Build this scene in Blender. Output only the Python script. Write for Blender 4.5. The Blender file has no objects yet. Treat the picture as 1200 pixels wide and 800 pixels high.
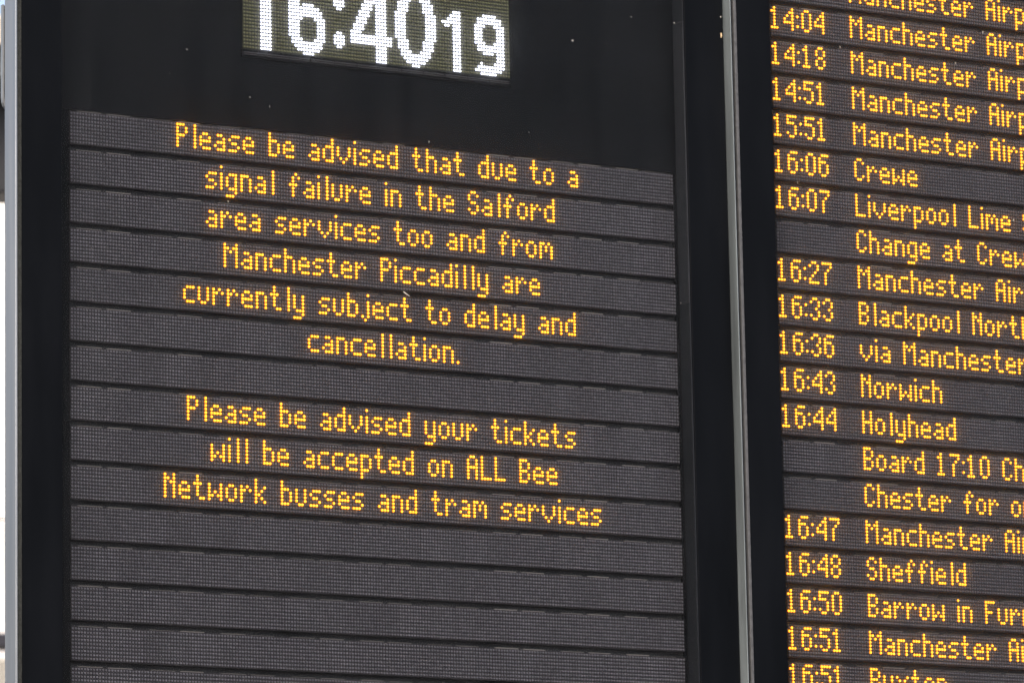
import bpy, math, random
import numpy as np
from mathutils import Matrix, Vector

random.seed(7)
rng = np.random.default_rng(7)
scene = bpy.context.scene
COL = scene.collection

# ------------------------------------------------------------------ camera
P = 0.006            # LED pitch along a row (m)
AV = 1.1229          # LED pitch down a column, in row pitches
SP = 10.8754         # height of one strip with its gap, in LEDs
Z0 = 3.80            # height of the first LED row above the ground


def W(u, v, w):
    """board units (u right, v down, w into the board) to metres"""
    return (u * P, w * P, Z0 - v * P)


cam_d = bpy.data.cameras.new("camera")
cam = bpy.data.objects.new("camera", cam_d)
COL.objects.link(cam)
cx = Vector((0.87041407, -0.49196989, -0.01857343))
cy = Vector((-0.0744383, -0.16880455, 0.98283466))
cz = Vector((-0.48666033, -0.85409054, -0.18355126))
m3 = Matrix((cx, cy, cz)).transposed()
cam.matrix_world = Matrix.Translation((-3.84279918, -8.36389135, 1.64538214)) @ m3.to_4x4()
cam_d.sensor_width = 36.0
cam_d.lens = 180.0
cam_d.clip_start = 0.1
cam_d.clip_end = 500.0
cam_d.dof.use_dof = True
cam_d.dof.focus_distance = 9.45
cam_d.dof.aperture_fstop = 9.0
scene.camera = cam

# ------------------------------------------------------------------ sky, sun
SUN_EL, SUN_AZ = math.radians(48), math.radians(225)   # azimuth clockwise from +Y
world = bpy.data.worlds.new("World")
scene.world = world
world.use_nodes = True
wn = world.node_tree.nodes
wl = world.node_tree.links
wn.clear()
sky = wn.new("ShaderNodeTexSky")
sky.sky_type = 'NISHITA'
sky.sun_disc = False
sky.sun_elevation = SUN_EL
sky.sun_rotation = SUN_AZ
sky.air_density = 1.0
sky.dust_density = 10.0
sky.ozone_density = 0.3
bg = wn.new("ShaderNodeBackground")
bg.inputs["Strength"].default_value = 0.15
wo = wn.new("ShaderNodeOutputWorld")
wl.new(sky.outputs[0], bg.inputs["Color"])
wl.new(bg.outputs[0], wo.inputs["Surface"])

sun_d = bpy.data.lights.new("sun", 'SUN')
sun_d.energy = 0.5
sun_d.angle = math.radians(20)
sun_d.color = (1.0, 0.98, 0.95)
sun = bpy.data.objects.new("sun", sun_d)
COL.objects.link(sun)
sd = Vector((math.sin(SUN_AZ) * math.cos(SUN_EL), math.cos(SUN_AZ) * math.cos(SUN_EL), math.sin(SUN_EL)))
sun.rotation_euler = sd.to_track_quat('Z', 'Y').to_euler()

scene.view_settings.view_transform = 'Standard'
scene.view_settings.look = 'None'
scene.view_settings.exposure = 1.75
scene.view_settings.gamma = 1.0
scene.render.filter_size = 2.2
scene.cycles.max_bounces = 6
scene.cycles.transparent_max_bounces = 8
scene.cycles.use_denoising = True
scene.cycles.sample_clamp_indirect = 4.0


# ------------------------------------------------------------------ materials
def mat(name, col, rough=0.5, metal=0.0, spec=0.5, bump=0.0, bscale=400.0, noise=0.0, nscale=60.0, stretch=None):
    m = bpy.data.materials.new(name)
    m.use_nodes = True
    nt = m.node_tree
    b = nt.nodes["Principled BSDF"]
    b.inputs["Base Color"].default_value = (*col, 1)
    b.inputs["Roughness"].default_value = rough
    b.inputs["Metallic"].default_value = metal
    b.inputs["Specular IOR Level"].default_value = spec
    tc = nt.nodes.new("ShaderNodeTexCoord")
    mp = nt.nodes.new("ShaderNodeMapping")
    nt.links.new(tc.outputs["Object"], mp.inputs["Vector"])
    if stretch:
        mp.inputs["Scale"].default_value = stretch
    if noise:
        n = nt.nodes.new("ShaderNodeTexNoise")
        n.inputs["Scale"].default_value = nscale
        n.inputs["Detail"].default_value = 6
        nt.links.new(mp.outputs[0], n.inputs["Vector"])
        r = nt.nodes.new("ShaderNodeMapRange")
        r.inputs[1].default_value = 0.3
        r.inputs[2].default_value = 0.7
        r.inputs[3].default_value = 1 - noise
        r.inputs[4].default_value = 1 + noise
        nt.links.new(n.outputs["Fac"], r.inputs[0])
        mx = nt.nodes.new("ShaderNodeVectorMath")
        mx.operation = 'SCALE'
        mx.inputs[0].default_value = col
        nt.links.new(r.outputs[0], mx.inputs["Scale"])
        nt.links.new(mx.outputs[0], b.inputs["Base Color"])
        rr = nt.nodes.new("ShaderNodeMapRange")
        rr.inputs[1].default_value = 0.3
        rr.inputs[2].default_value = 0.7
        rr.inputs[3].default_value = max(0.02, rough - 0.12)
        rr.inputs[4].default_value = min(1, rough + 0.12)
        nt.links.new(n.outputs["Fac"], rr.inputs[0])
        nt.links.new(rr.outputs[0], b.inputs["Roughness"])
    if bump:
        n2 = nt.nodes.new("ShaderNodeTexNoise")
        n2.inputs["Scale"].default_value = bscale
        nt.links.new(mp.outputs[0], n2.inputs["Vector"])
        bp = nt.nodes.new("ShaderNodeBump")
        bp.inputs["Strength"].default_value = bump
        bp.inputs["Distance"].default_value = 0.001
        nt.links.new(n2.outputs["Fac"], bp.inputs["Height"])
        nt.links.new(bp.outputs[0], b.inputs["Normal"])
    return m


def island_mat(name, col, var, rough=0.5, spec=0.12):
    """each LED lens of the mesh a slightly different grey"""
    m = mat(name, col, rough, spec=spec)
    nt = m.node_tree
    b = nt.nodes["Principled BSDF"]
    g = nt.nodes.new("ShaderNodeNewGeometry")
    r = nt.nodes.new("ShaderNodeMapRange")
    r.inputs[3].default_value = 1 - var
    r.inputs[4].default_value = 1 + var
    nt.links.new(g.outputs["Random Per Island"], r.inputs[0])
    mx = nt.nodes.new("ShaderNodeVectorMath")
    mx.operation = 'SCALE'
    mx.inputs[0].default_value = col
    nt.links.new(r.outputs[0], mx.inputs["Scale"])
    nt.links.new(mx.outputs[0], b.inputs["Base Color"])
    return m


def glow(name, col, strength, var=0.12):
    m = bpy.data.materials.new(name)
    m.use_nodes = True
    nt = m.node_tree
    nt.nodes.clear()
    o = nt.nodes.new("ShaderNodeOutputMaterial")
    e = nt.nodes.new("ShaderNodeEmission")
    e.inputs["Color"].default_value = (*col, 1)
    g = nt.nodes.new("ShaderNodeNewGeometry")
    r = nt.nodes.new("ShaderNodeMapRange")
    r.inputs[3].default_value = strength * (1 - var)
    r.inputs[4].default_value = strength * (1 + var)
    nt.links.new(g.outputs["Random Per Island"], r.inputs[0])
    nt.links.new(r.outputs[0], e.inputs["Strength"])
    nt.links.new(e.outputs[0], o.inputs["Surface"])
    m.cycles.emission_sampling = 'NONE'
    return m


def glass_mat(name):
    m = bpy.data.materials.new(name)
    m.use_nodes = True
    nt = m.node_tree
    nt.nodes.clear()
    o = nt.nodes.new("ShaderNodeOutputMaterial")
    t = nt.nodes.new("ShaderNodeBsdfTransparent")
    t.inputs["Color"].default_value = (0.97, 0.975, 0.975, 1)
    g = nt.nodes.new("ShaderNodeBsdfGlossy")
    g.inputs["Roughness"].default_value = 0.06
    f = nt.nodes.new("ShaderNodeFresnel")
    f.inputs["IOR"].default_value = 1.09
    rf = nt.nodes.new("ShaderNodeBsdfRefraction")       # lens bloom round lit LEDs imitated: the glass spreads some light
    rf.inputs["IOR"].default_value = 1.28
    rf.inputs["Roughness"].default_value = 0.80
    gm = nt.nodes.new("ShaderNodeMixShader")
    gm.inputs[0].default_value = 0.06
    nt.links.new(t.outputs[0], gm.inputs[1])
    nt.links.new(rf.outputs[0], gm.inputs[2])
    tc = nt.nodes.new("ShaderNodeTexCoord")              # dust film, smeared downwards
    mp = nt.nodes.new("ShaderNodeMapping")
    mp.inputs["Scale"].default_value = (9.0, 1.0, 1.6)
    nt.links.new(tc.outputs["Object"], mp.inputs["Vector"])
    nz = nt.nodes.new("ShaderNodeTexNoise")
    nz.inputs["Scale"].default_value = 1.6
    nz.inputs["Detail"].default_value = 7
    nz.inputs["Roughness"].default_value = 0.62
    nt.links.new(mp.outputs[0], nz.inputs["Vector"])
    mr = nt.nodes.new("ShaderNodeMapRange")
    mr.inputs[1].default_value = 0.38
    mr.inputs[2].default_value = 0.75
    mr.inputs[3].default_value = 0.0
    mr.inputs[4].default_value = 0.003
    nt.links.new(nz.outputs["Fac"], mr.inputs[0])
    tl = nt.nodes.new("ShaderNodeBsdfTranslucent")  # wide part of the imitated glow round the lit text
    tl.inputs["Color"].default_value = (0.9, 0.9, 0.9, 1)
    tm = nt.nodes.new("ShaderNodeMixShader")
    tm.inputs[0].default_value = 0.011
    nt.links.new(gm.outputs[0], tm.inputs[1])
    nt.links.new(tl.outputs[0], tm.inputs[2])
    df = nt.nodes.new("ShaderNodeBsdfDiffuse")
    df.inputs["Color"].default_value = (0.47, 0.50, 0.57, 1)
    dm = nt.nodes.new("ShaderNodeMixShader")
    nt.links.new(mr.outputs[0], dm.inputs[0])
    nt.links.new(tm.outputs[0], dm.inputs[1])
    nt.links.new(df.outputs[0], dm.inputs[2])
    mx = nt.nodes.new("ShaderNodeMixShader")
    nt.links.new(f.outputs[0], mx.inputs[0])
    nt.links.new(dm.outputs[0], mx.inputs[1])
    nt.links.new(g.outputs[0], mx.inputs[2])
    nt.links.new(mx.outputs[0], o.inputs["Surface"])
    return m


M_offs = [island_mat("unlit_led_lens", (0.072 * k, 0.0745 * k, 0.095 * k), 0.20) for k in (0.88, 1.0, 1.12)]
M_offw = island_mat("unlit_clock_led_lens", (0.095, 0.102, 0.056), 0.16)
M_face = mat("led_module_face", (0.0125, 0.0122, 0.0165), 0.6, spec=0.12)
M_facew = mat("clock_module_face", (0.011, 0.012, 0.010), 0.6, spec=0.12)
M_clip = island_mat("module_clip", (0.06, 0.06, 0.062), 0.7, 0.45)
M_amber = glow("lit_amber_led_core", (1.0, 0.505, 0.042), 1.3, 0.2)
M_amber_rim = glow("lit_amber_led_rim", (1.0, 0.26, 0.005), 0.75, 0.2)
M_white = glow("lit_white_led_core", (0.93, 0.95, 1.0), 1.2)
M_white_rim = glow("lit_white_led_rim", (0.60, 0.66, 1.0), 0.8)
M_back = mat("black_back_sheet", (0.013, 0.0145, 0.018), 0.7, spec=0.1)
M_panel = mat("black_front_sheet", (0.0019, 0.0024, 0.0037), 0.42, spec=0.05, noise=0.25, nscale=9, bump=0.02, bscale=900)
M_bezel = mat("black_satin_bezel", (0.0018, 0.0023, 0.0034), 0.38, spec=0.05, noise=0.25, nscale=14, stretch=(1, 1, 0.2))
M_alu = mat("brushed_aluminium", (0.235, 0.255, 0.28), 0.45, metal=0.8, noise=0.10, nscale=30, stretch=(1, 1, 0.06), bump=0.03, bscale=700)
M_alud = mat("dull_aluminium_lip", (0.045, 0.048, 0.055), 0.6, metal=0.2, noise=0.3, nscale=120)
M_alud2 = mat("dark_plastic_clip", (0.028, 0.028, 0.034), 0.6, spec=0.15)
M_alu2 = mat("weathered_aluminium", (0.13, 0.154, 0.172), 0.5, metal=0.7, noise=0.28, nscale=26, stretch=(1, 1, 0.10), bump=0.05, bscale=500)
M_gasket = mat("fuzzy_dark_gasket", (0.016, 0.0178, 0.018), 0.95, spec=0.1, noise=0.4, nscale=220, bump=0.6, bscale=900)
M_refl = mat("bright_wall_reflection", (0.0095, 0.0112, 0.0155), 0.55, spec=0.15, noise=0.15, nscale=40)  # bright reflection on the recess wall, put into the colour
M_refl_dim = mat("dim_wall_reflection", (0.0060, 0.0075, 0.0110), 0.55, spec=0.12, noise=0.2, nscale=30)  # same wall where the reflection is dimmer
M_glass = glass_mat("cover_glass")
M_dust = mat("pale_dust", (0.15, 0.15, 0.145), 0.9)
M_chalk = mat("pale_scratch", (0.30, 0.295, 0.28), 0.9)
M_chip = mat("tan_paint_chip", (0.34, 0.26, 0.16), 0.8)


# ------------------------------------------------------------------ mesh helpers
class MB:
    def __init__(self):
        self.v, self.f, self.mi, self.n = [], [], [], 0

    def add(self, verts, faces, mi=0):
        self.v.append(np.asarray(verts, float))
        k = self.n
        self.f.extend([tuple(i + k for i in q) for q in faces])
        self.mi.extend([mi] * len(faces))
        self.n += len(verts)

    def box(self, u0, u1, v0, v1, w0, w1, mi=0):
        vs = [(u, v, w) for u in (u0, u1) for v in (v0, v1) for w in (w0, w1)]
        fs = [(0, 1, 3, 2), (4, 6, 7, 5), (0, 4, 5, 1), (2, 3, 7, 6), (0, 2, 6, 4), (1, 5, 7, 3)]
        self.add(vs, fs, mi)

    def lenses(self, pts, tv, tf, tmi):
        """one copy of a lens template at each (u, v, w)"""
        if not len(pts):
            return
        pts = np.asarray(pts, float)
        nv = len(tv)
        self.v.append((pts[:, None, :] + tv[None]).reshape(-1, 3))
        for i in range(len(pts)):
            k = self.n + i * nv
            self.f.extend([tuple(j + k for j in q) for q in tf])
        self.mi.extend(list(tmi) * len(pts))
        self.n += nv * len(pts)

    def build(self, name, mats, parent=None, bevel=0.0):
        V = np.concatenate(self.v)
        V = np.stack([V[:, 0] * P, V[:, 2] * P, Z0 - V[:, 1] * P], 1)
        me = bpy.data.meshes.new(name)
        me.from_pydata(V.tolist(), [], [tuple(reversed(q)) for q in self.f] if False else self.f)
        for m in (mats if isinstance(mats, (list, tuple)) else [mats]):
            me.materials.append(m)
        me.polygons.foreach_set("material_index", self.mi)
        me.update()
        o = bpy.data.objects.new(name, me)
        COL.objects.link(o)
        if parent:
            o.parent = parent
            o.matrix_parent_inverse = parent.matrix_world.inverted()
        if bevel:
            b = o.modifiers.new("bevel", 'BEVEL')
            b.width = bevel
            b.segments = 2
        return o


def lens_template(r, h, seg, cap, mis):
    """a low dome: rings at given (radius, height) fractions, flat top"""
    rings = [(1.0, 0.0)] + cap
    vs, fs, mi = [], [], []
    for (rr, hh) in rings:
        for s in range(seg):
            a = 2 * math.pi * (s + 0.5) / seg
            vs.append((r * rr * math.cos(a), r * rr * math.sin(a), -h * hh))
    for k in range(len(rings) - 1):
        for s in range(seg):
            a, b = k * seg + s, k * seg + (s + 1) % seg
            fs.append((b, a, a + seg, b + seg))
            mi.append(mis[k])
    k = (len(rings) - 1) * seg
    fs.append(tuple(reversed(range(k, k + seg))))
    mi.append(mis[-1])
    return np.array(vs), fs, mi


OFF = lens_template(0.35, 0.22, 6, [(0.8, 0.8), (0.4, 1.0)], [1, 1, 1])
LIT = lens_template(0.50, 0.30, 8, [(0.88, 0.5), (0.62, 0.85), (0.3, 1.0)], [1, 1, 0, 0])
LITW = lens_template(0.45, 0.26, 8, [(0.92, 0.55), (0.78, 0.85), (0.3, 1.0)], [1, 0, 0, 0])


def thing(name, loc, label, cat, group=None):
    o = bpy.data.objects.new(name, None)
    COL.objects.link(o)
    o.location = loc
    o["label"] = label
    o["category"] = cat
    if group:
        o["group"] = group
    bpy.context.view_layer.update()
    return o


# ------------------------------------------------------------------ LED type
G = {
 'a': ["....", "....", ".##.", "...#", ".###", "#..#", ".###"],
 'b': ["#...", "#...", "###.", "#..#", "#..#", "#..#", "###."],
 'c': ["....", "....", ".###", "#...", "#...", "#...", ".###"],
 'd': ["...#", "...#", ".###", "#..#", "#..#", "#..#", ".###"],
 'e': ["....", "....", ".##.", "#..#", "####", "#...", ".###"],
 'f': ["..#.", ".#.#", ".#..", "###.", ".#..", ".#..", ".#.."],
 'g': ["....", "....", ".###", "#..#", "#..#", "#..#", ".###", "...#", "###."],
 'h': ["#...", "#...", "###.", "#..#", "#..#", "#..#", "#..#"],
 'i': ["#", ".", "#", "#", "#", "#", "#"],
 'j': ["..#", "...", "..#", "..#", "..#", "..#", "#.#", ".#."],
 'k': ["#...", "#...", "#..#", "#.#.", "##..", "#.#.", "#..#"],
 'l': [".#"] * 7,
 'm': [".....", ".....", "##.#.", "#.#.#", "#.#.#", "#...#", "#...#"],
 'n': ["....", "....", "###.", "#..#", "#..#", "#..#", "#..#"],
 'o': ["....", "....", ".##.", "#..#", "#..#", "#..#", ".##."],
 'p': ["....", "....", "###.", "#..#", "#..#", "#..#", "###.", "#...", "#..."],
 'r': ["....", "....", "#.#.", "##.#", "#...", "#...", "#..."],
 's': ["....", "....", ".###", "#...", ".##.", "...#", "###."],
 't': [".#..", ".#..", "###.", ".#..", ".#..", ".#..", "..##"],
 'u': ["....", "....", "#..#", "#..#", "#..#", "#..#", ".##."],
 'v': [".....", ".....", "#...#", "#...#", "#...#", ".#.#.", "..#.."],
 'w': [".....", ".....", "#...#", "#...#", "#.#.#", "##.##", "#...#"],
 'x': [".....", ".....", "#...#", ".#.#.", "..#..", ".#.#.", "#...#"],
 'y': ["....", "....", "#..#", "#..#", "#..#", "#..#", ".###", "...#", "###."],
 'A': [".##.", "#..#", "#..#", "####", "#..#", "#..#", "#..#"],
 'B': ["###.", "#..#", "#..#", "###.", "#..#", "#..#", "###."],
 'C': [".##.", "#..#", "#...", "#...", "#...", "#..#", ".##."],
 'F': ["####", "#...", "#...", "###.", "#...", "#...", "#..."],
 'H': ["#..#", "#..#", "#..#", "####", "#..#", "#..#", "#..#"],
 'L': ["#...", "#...", "#...", "#...", "#...", "#...", "####"],
 'M': ["#...#", "##.##", "#.#.#", "#...#", "#...#", "#...#", "#...#"],
 'N': ["#..#", "##.#", "#.##", "#..#", "#..#", "#..#", "#..#"],
 'P': ["###.", "#..#", "#..#", "###.", "#...", "#...", "#..."],
 'S': [".##.", "#..#", "#...", ".##.", "...#", "#..#", ".##."],
 '0': [".##.", "#..#", "#..#", "#..#", "#..#", "#..#", ".##."],
 '1': [".#..", "##..", ".#..", ".#..", ".#..", ".#..", "###."],
 '2': [".##.", "#..#", "...#", "..#.", ".#..", "#...", "####"],
 '3': [".##.", "#..#", "...#", "..#.", "...#", "#..#", ".##."],
 '4': ["...#", "..##", ".#.#", "#..#", "####", "...#", "...#"],
 '5': ["####", "#...", "###.", "...#", "...#", "#..#", ".##."],
 '6': [".###", "#...", "###.", "#..#", "#..#", "#..#", ".##."],
 '7': ["####", "...#", "..#.", ".#..", ".#..", ".#..", ".#.."],
 '8': [".##.", "#..#", "#..#", ".##.", "#..#", "#..#", ".##."],
 ':': [".", ".", "#", ".", ".", "#", "."],
 '.': [".", ".", ".", ".", ".", ".", "#"],
 ' ': ["..."],
}


def text_width(s):
    return sum(len(G[c][0]) + 1 for c in s) - 1


def text_dots(s, col):
    out = set()
    for c in s:
        for r, line in enumerate(G[c]):
            for k, ch in enumerate(line):
                if ch == '#':
                    out.add((col + k, r))
        col += len(G[c][0]) + 1
    return out


def led_row(parent, u0, sc, v0, ncol, texts, label=None, lead=0.0):
    """one strip: module boxes with LED lenses; lit lenses are its children"""
    body = MB()
    nmod = ncol // 24
    for k in range(nmod):
        a, b = (24 * k - 0.46) * sc + u0, (24 * k + 23.46) * sc + u0
        body.box(a, b, v0 - 0.56 * AV, v0 + 8.58 * AV, 0.0, 1.45, 0)
        for (c0, c1) in ((2.2, 9.8), (12.2, 19.7)):
            hgt = random.uniform(0.16, 0.30)
            body.box(u0 + (24 * k + c0 - 0.4 * random.random()) * sc, u0 + (24 * k + c1 + 0.4 * random.random()) * sc,
                     v0 - 0.60 * AV - hgt, v0 - 0.60 * AV, 0.04, 0.9, 2)
    lit = set()
    for (nm, s, c) in texts:
        lit |= text_dots(s, c)
    off = [(u0 + c * sc, v0 + r * AV, 0.0) for c in range(ncol) for r in range(9) if (c, r) not in lit]
    rowk = random.choice((0, 0, 1, 1, 1, 2)) if sc == 1.0 else random.choice((0, 0, 0, 1))  # departure board favours darker lenses: vignetting put into their colour
    for k in range(nmod * 3):                     # 8-column blocks, each from its own batch of LEDs
        q = min(2, max(0, rowk + random.choice((-1, 0, 0, 0, 1))))
        blk = [p for p in off if 8 * k - 0.5 < (p[0] - u0) / sc < 8 * k + 7.5]
        body.lenses(blk, OFF[0], OFF[1], [(1, 3, 4)[q]] * 3 if len(OFF[2]) == 3 else [(1, 3, 4)[q]] * len(OFF[2]))
    o = body.build("display_row", [M_face, M_offs[0], M_clip, M_offs[1], M_offs[2]], parent)
    if label:
        o["label"] = label
    for (nm, s, c) in texts:
        for word in s.split(" "):                # each word a part of its strip
            tb = MB()
            tb.lenses([(u0 + cc * sc, v0 + r * AV, 0.0) for (cc, r) in sorted(text_dots(word, c))], *LIT)
            tb.build(nm, [M_amber, M_amber_rim], o)
            c += text_width(word + " ") + 1
    return o


def speck(parent, u, v, w, ru, rv, m, name="dust_speck", ang=0.0):
    b = MB()
    n = 9
    ring = []
    for k in range(n):
        a = 2 * math.pi * k / n
        rr = random.uniform(0.6, 1.1)
        x, y = ru * rr * math.cos(a), rv * rr * math.sin(a)
        ring.append((u + x * math.cos(ang) - y * math.sin(ang), v + x * math.sin(ang) + y * math.cos(ang)))
    vs = [(p[0], p[1], w) for p in ring] + [(u + (p[0] - u) * .6, v + (p[1] - v) * .6, w - 0.12) for p in ring]
    fs = [(k, (k + 1) % n, n + (k + 1) % n, n + k) for k in range(n)] + [tuple(range(n, 2 * n))]
    b.add(vs, fs)
    return b.build(name, m, parent)


# ================================================================== message board (left)
VT, VBOT = -96.0, 206.0
mb = thing("message_board", W(98, VBOT, 0),
           "black message board with white clock digits above an amber delay notice", "display board")
b = MB(); b.box(-19.5, 231.9, VT, VBOT, 1.5, 6.0); b.build("back_panel", M_back, mb)
b = MB(); b.box(-12, 221, VT + 6, -1.3, 0.5, 1.45); b.build("front_panel", M_panel, mb)

F0 = -7.0
b = MB(); b.box(-19.9, -6.4, VT, VBOT, F0, 1.45); b.build("bezel", M_bezel, mb, 0.0012)
b = MB(); b.box(217.0, 231.9, VT, VBOT, F0, 1.45); b.build("bezel", M_bezel, mb, 0.0012)
b = MB(); b.box(-6.3, 216.9, VT, VT + 10, F0, 1.45); b.build("bezel", M_bezel, mb, 0.0012)
b = MB(); b.box(-6.3, 216.9, VBOT - 10, VBOT, F0, 1.45); b.build("bezel", M_bezel, mb, 0.0012)
b = MB(); b.box(216.55, 216.98, -51, 42.8, -6.6, -0.4); b.build("wall_reflection", M_refl, mb, 0.0006)  # added plate painting the bright reflection on the recess wall
b = MB(); b.box(216.62, 216.98, VT + 11, -51.1, -6.6, -0.4); b.build("wall_reflection", M_refl_dim, mb, 0.0006)  # dimmer stretch of the painted reflection, above
b = MB(); b.box(216.62, 216.98, 42.9, VBOT - 11, -6.6, -0.4); b.build("wall_reflection", M_refl_dim, mb, 0.0006)  # dimmer stretch of the painted reflection, below

# side extrusion: deep silver side, narrow front lip
b = MB()
b.box(-22.1, -21.45, VT - 1, VBOT + 1, -7.7, 0.25, 0)
b.build("side_trim", M_alu, mb, 0.0008)
b = MB(); b.box(-21.4, -19.95, VT, VBOT, -7.35, 1.45); b.build("gasket", M_gasket, mb)

# bracket behind the side trim: a thin upright lip with a rounded foot
b = MB()
prof = [(-22.9, -32.0), (-22.35, -32.0), (-22.35, -3.2), (-22.2, -1.8), (-21.6, -0.6), (-21.6, 0.6), (-22.3, -0.2), (-22.75, -1.4), (-22.9, -3.0)]
prof = [(u + 0.55, v) for (u, v) in prof]
n = len(prof)
vs = [(u, v, 1.2) for (u, v) in prof] + [(u, v, 2.6) for (u, v) in prof]
# the strip is split in convex pieces so that it caps cleanly
fs = [(k, n + k, n + (k + 1) % n, (k + 1) % n) for k in range(n)]
quads = [(0, 1, 2, 8), (2, 3, 7, 8), (3, 4, 6, 7), (4, 5, 6)]
fs += [q for q in quads] + [tuple(reversed([i + n for i in q])) for q in quads]
b.add(vs, fs, 0)
b.box(-21.85, -20.2, -32.0, -1.2, 2.2, 2.7, 1)
b.build("mounting_bracket", [M_alu, M_alud], mb)

NOTICE = ["Please be advised that due to a", "signal failure in the Salford", "area services too and from",
          "Manchester Piccadilly are", "currently subject to delay and", "cancellation.", "",
          "Please be advised your tickets", "will be accepted on ALL Bee", "Network busses and tram services",
          "", "", "", "", "", ""]
for k, s in enumerate(NOTICE):
    tx = []
    if s:
        tx = [("lit_word", s, -((text_width(s) - 216) // 2))]
    led_row(mb, 0.0, 1.0, k * SP * AV, 216, tx, ("grey LED row reading " + s) if s else None)

for (u0_, u1_) in ((-6.3, -0.62), (215.65, 216.5)):
    b = MB(); b.box(u0_, u1_, -1.2, VBOT - 10.1, 0.35, 1.45); b.build("side_filler", M_bezel, mb)

# ---- clock: 96 x 24 white LEDs
CU, CV = 59.5, -27.15


def clock_rows():
    L = set()

    def run(r, *spans):
        for (a, z) in spans:
            for c in range(a, z + 1):
                L.add((c, r))
    # 1
    for r in range(0, 24):
        run(r, (6, 9))
    run(22, (5, 9)); run(21, (4, 9)); run(20, (3, 9)); run(19, (2, 9)); run(18, (1, 5)); run(17, (2, 4))
    # 6
    run(0, (21, 24)); run(1, (19, 26)); run(2, (18, 27)); run(3, (17, 27)); run(4, (17, 20), (25, 28))
    for r in range(5, 10):
        run(r, (16, 19), (26, 28))
    run(10, (16, 20), (25, 28)); run(11, (16, 27)); run(12, (16, 27)); run(13, (16, 26)); run(14, (16, 19), (21, 24))
    for r in (15, 16, 17):
        run(r, (16, 19))
    run(18, (17, 20)); run(19, (17, 20)); run(20, (18, 21), (26, 27)); run(21, (18, 27)); run(22, (19, 27)); run(23, (21, 25))
    # colon
    for b0 in (3, 14):
        run(b0, (33, 34)); run(b0 + 4, (33, 34))
        for r in (1, 2, 3):
            run(b0 + r, (32, 35))
    # 4
    for r in range(0, 24):
        run(r, (47, 50))
    for r in (5, 6, 7):
        run(r, (38, 52))
    for r in range(8, 24):
        a = 38 + (r - 7) // 2
        run(r, (a, min(a + 3, 50)))
    # 0
    for r in range(12):
        if r == 0: sp = [(6, 8)]
        elif r == 1: sp = [(4, 10)]
        elif r == 2: sp = [(3, 11)]
        elif r == 3: sp = [(2, 12)]
        elif r == 4: sp = [(2, 5), (9, 12)]
        elif r <= 7: sp = [(1, 4), (10, 13)]
        else: sp = [(0, 3), (11, 14)]
        for (a, z) in sp:
            run(r, (54 + a, 54 + z)); run(23 - r, (54 + a, 54 + z))
    # small 1
    for r in range(0, 18):
        run(r, (75, 77))
    run(16, (74, 77)); run(15, (73, 77)); run(14, (71, 77)); run(13, (72, 73))
    # small 9
    run(0, (85, 90)); run(1, (83, 92)); run(2, (84, 93)); run(3, (85, 85), (90, 93))
    run(4, (91, 93)); run(5, (91, 93)); run(6, (86, 89), (91, 93)); run(7, (84, 93)); run(8, (84, 93))
    run(9, (83, 86), (90, 93))
    for r in (10, 11, 12, 13):
        run(r, (83, 85), (91, 93))
    run(14, (83, 86), (90, 93)); run(15, (84, 92)); run(16, (84, 92)); run(17, (86, 90))
    return L


lit = clock_rows()
b = MB()
for k in range(4):
    b.box(CU + 24 * k - 0.47, CU + 24 * k + 23.47, CV - 23.6 * AV, CV + 0.6 * AV, 0.0, 1.45, 0)
off = [(CU + c, CV - r * AV, 0.0) for c in range(96) for r in range(24) if (c, r) not in lit]
b.lenses(off, *OFF)
clk = b.build("clock_display", [M_facew, M_offw], mb)
clk["label"] = "grey LED clock reading 16:40 and small 19"
b = MB(); b.lenses([(CU + c, CV - r * AV, 0.0) for (c, r) in sorted(lit)], *LITW)
b.build("lit_digits", [M_white, M_white_rim], clk)
b = MB()
for k in range(12):
    a, z = CU + 8 * k - 0.35, CU + 8 * k + 7.3 - (0.5 if k % 3 == 2 else 0.0)
    b.box(a, z, CV + 1.45 * AV, CV + 1.72 * AV, -0.35, 0.3)
    b.box(a, z, CV + 2.05 * AV, CV + 2.25 * AV, -0.35, 0.3)
b.build("clock_clip", M_alud2, clk)
b = MB()
b.box(CU - 1.0, CU + 96, CV + 0.7 * AV, CV + 2.9 * AV, -0.1, 0.45)
b.build("clock_frame", M_bezel, clk)

# ---- cover glass with dust
b = MB(); b.box(-6.25, 216.45, VT + 10.2, VBOT - 10.2, -6.5, -6.2)
gl = b.build("cover_glass", M_glass, mb)
for (u, v, ru, rv) in [(36.3, -22.3, .45, .40), (58.0, -9.3, .45, .4), (174.7, -39.7, .75, .5), (50.1, 24.5, .40, .5),
                       (121.2, -1.2, .30, .55), (157.8, -7.8, .28, .28), (197.1, -50.1, .35, .4), (30.4, -14.1, .22, .3),
                       (64.8, -7.0, .22, .6), (213.4, -49.8, .35, .5), (213.3, 43.5, .30, .45), (187.5, -40, .2, .25)]:
    speck(gl, u, v, -6.52, ru * .8, rv * .8, M_dust)
speck(gl, 112.2, 48.6, -6.52, 2.0, 0.24, M_chalk, "scratch", 0.55)

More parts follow.
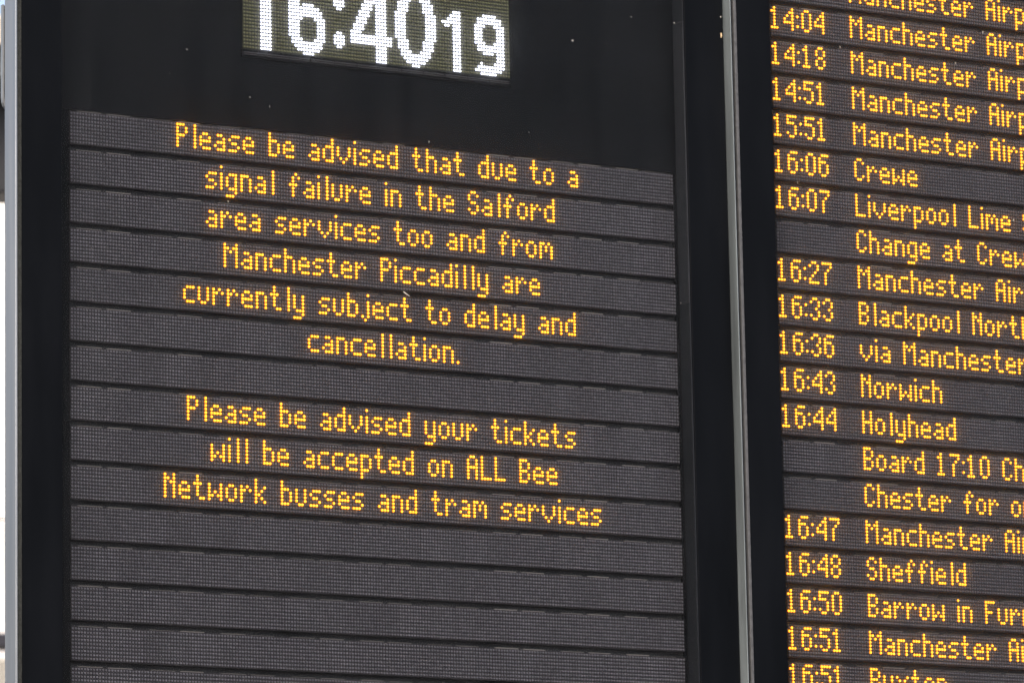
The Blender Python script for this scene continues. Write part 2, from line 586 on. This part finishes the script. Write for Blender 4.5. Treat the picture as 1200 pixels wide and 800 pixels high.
# ================================================================== departure board (right)
db = thing("departure_board", W(330, VBOT, 0),
           "black departure board listing train times and destinations in amber LEDs", "display board")
RU, RS, RN = 255.55, 1.013, 144
UE = RU + RS * RN
b = MB(); b.box(232.3, UE + 14, VT, VBOT, 1.5, 6.0); b.build("back_panel", M_back, db)
F1 = -10.4
b = MB(); b.box(234.8, 248.1, VT, VBOT, F1, 1.45); b.build("bezel", M_bezel, db, 0.0012)
b = MB(); b.box(UE + 1.0, UE + 14, VT, VBOT, F1, 1.45); b.build("bezel", M_bezel, db, 0.0012)
b = MB(); b.box(248.2, UE + 0.9, VT, VT + 10, F1, 1.45); b.build("bezel", M_bezel, db, 0.0012)
b = MB(); b.box(248.2, UE + 0.9, VBOT - 10, VBOT, F1, 1.45); b.build("bezel", M_bezel, db, 0.0012)
b = MB(); b.box(232.25, 232.55, VT - 1, VBOT + 1, -11.1, 1.45); b.build("side_trim", M_alu2, db, 0.0006)
b = MB(); b.box(233.75, 234.75, VT, VBOT, -10.9, 1.45); b.build("trim_lip", M_alud, db, 0.0005)
b = MB(); b.box(232.6, 233.7, VT, VBOT, -9.9, 1.45); b.build("trim_groove", M_back, db)

TIMES = {-5: ("14:04", "Manchester Airport"), -4: ("14:18", "Manchester Airport"), -3: ("14:51", "Manchester Airport"),
         -2: ("15:51", "Manchester Airport"), -1: ("16:06", "Crewe"), 0: ("16:07", "Liverpool Lime Street"),
         1: ("", "Change at Crewe"), 2: ("16:27", "Manchester Airport"), 3: ("16:33", "Blackpool North"),
         4: ("16:36", "via Manchester"), 5: ("16:43", "Norwich"), 6: ("16:44", "Holyhead"),
         7: ("", "Board 17:10 Chester"), 8: ("", "Chester for onward"), 9: ("16:47", "Manchester Airport"),
         10: ("16:48", "Sheffield"), 11: ("16:50", "Barrow in Furness"), 12: ("16:51", "Manchester Airport"),
         13: ("16:51", "Buxton"), -6: ("", "Manchester Airport")}
for k in range(-7, 16):
    tm, ds = TIMES.get(k, ("", ""))
    tx = []
    if tm:
        tx.append(("lit_time", tm, 0))
    if ds:
        tx.append(("lit_destination", ds, 31))
    led_row(db, RU, RS, k * SP * AV - 0.16, RN, tx, ("LED row reading " + (tm + " " + ds).strip()) if ds else None)
b = MB(); b.box(248.25, UE + 0.85, VT + 10.2, VBOT - 10.2, -9.8, -9.5)
gl2 = b.build("cover_glass", M_glass, db)
for (u, v, ru, rv) in [(257.5, .2, .3, .5), (275.9, -47.6, .3, .5), (333.9, -58.8, .3, .55), (322.3, -46.8, .3, .5),
                       (343.7, 5.3, .3, .6)]:
    speck(gl2, u, v, -9.82, ru, rv, M_dust)
speck(mb, 231.2, -47.4, F0 - 0.02, .42, 1.1, M_chip, "paint_chip")
speck(mb, 231.2, -53.6, F0 - 0.02, .25, .5, M_dust, "paint_chip")

# ================================================================== far background, seen past the left edge
M_beam = mat("weathered_cream_timber", (0.42, 0.38, 0.30), 0.8, noise=0.35, nscale=4, stretch=(0.3, 0.3, 3))
M_girder = mat("dark_painted_steel", (0.012, 0.013, 0.017), 0.6)
M_girdb = mat("blue_grey_painted_steel", (0.06, 0.07, 0.08), 0.6)
M_post = mat("dark_post_paint", (0.02, 0.02, 0.028), 0.5)
M_wall = mat("pale_stone", (0.26, 0.255, 0.235), 0.85, noise=0.15, nscale=3)


def mbox(name, x0, x1, y0, y1, z0, z1, m, parent=None):
    b = MB()
    b.box(x0 / P, x1 / P, (Z0 - z1) / P, (Z0 - z0) / P, y0 / P, y1 / P)
    return b.build(name, m, parent, 0.01)


# ground truth: the ray past the left edge at 20 m is near x 4.05..4.26, y 9.5..9.9
tr = thing("canopy_roof", (4.1, 9.8, 5.9), "weathered cream canopy edge over a dark girder, far behind the message board", "canopy")
mbox("fascia", 1.5, 9.0, 9.5, 9.7, 6.49, 6.61, M_beam, tr)
mbox("girder", 1.5, 9.0, 9.75, 9.95, 5.96, 6.47, M_girder, tr)
mbox("gutter", 1.5, 9.0, 9.55, 9.72, 6.37, 6.48, M_girdb, tr)

pt = thing("dark_post", (4.12, 9.75, 0), "dark upright post beside the bottom of the silver board edge", "post")
mbox("post_shaft", 3.96, 4.158, 9.74, 9.86, 0.0, 4.85, M_post, pt)
mbox("post_cap", 3.95, 4.160, 9.72, 9.88, 4.86, 4.92, M_post, pt)

wl_ = thing("stone_wall", (4.3, 10.5, 0), "pale stone wall with a dark rail along its top, far behind the board", "wall")
mbox("wall_face", 2.0, 9.0, 10.5, 10.8, 0.0, 4.22, M_wall, wl_)
mbox("rail", 2.0, 9.0, 10.55, 10.65, 4.27, 4.33, M_post, wl_)

bl = thing("sky_backdrop", (4.6, 13.0, 0), "pale grey building added to stand in for white sky past the left edge of the message board", "backdrop")  # added slab: its pale faces stand in for overexposed and hazy sky
mbox("grey_sky_panel", 2.0, 11.0, 13.0, 18.0, 0.0, 5.20, mat("hazy_sky_grey", (0.42, 0.42, 0.44), 0.85, noise=0.1, nscale=2), bl)
mbox("white_sky_panel", 2.0, 11.0, 13.0, 18.0, 5.205, 6.95, mat("bright_sky_white", (0.72, 0.72, 0.72), 0.85, noise=0.05, nscale=2), bl)
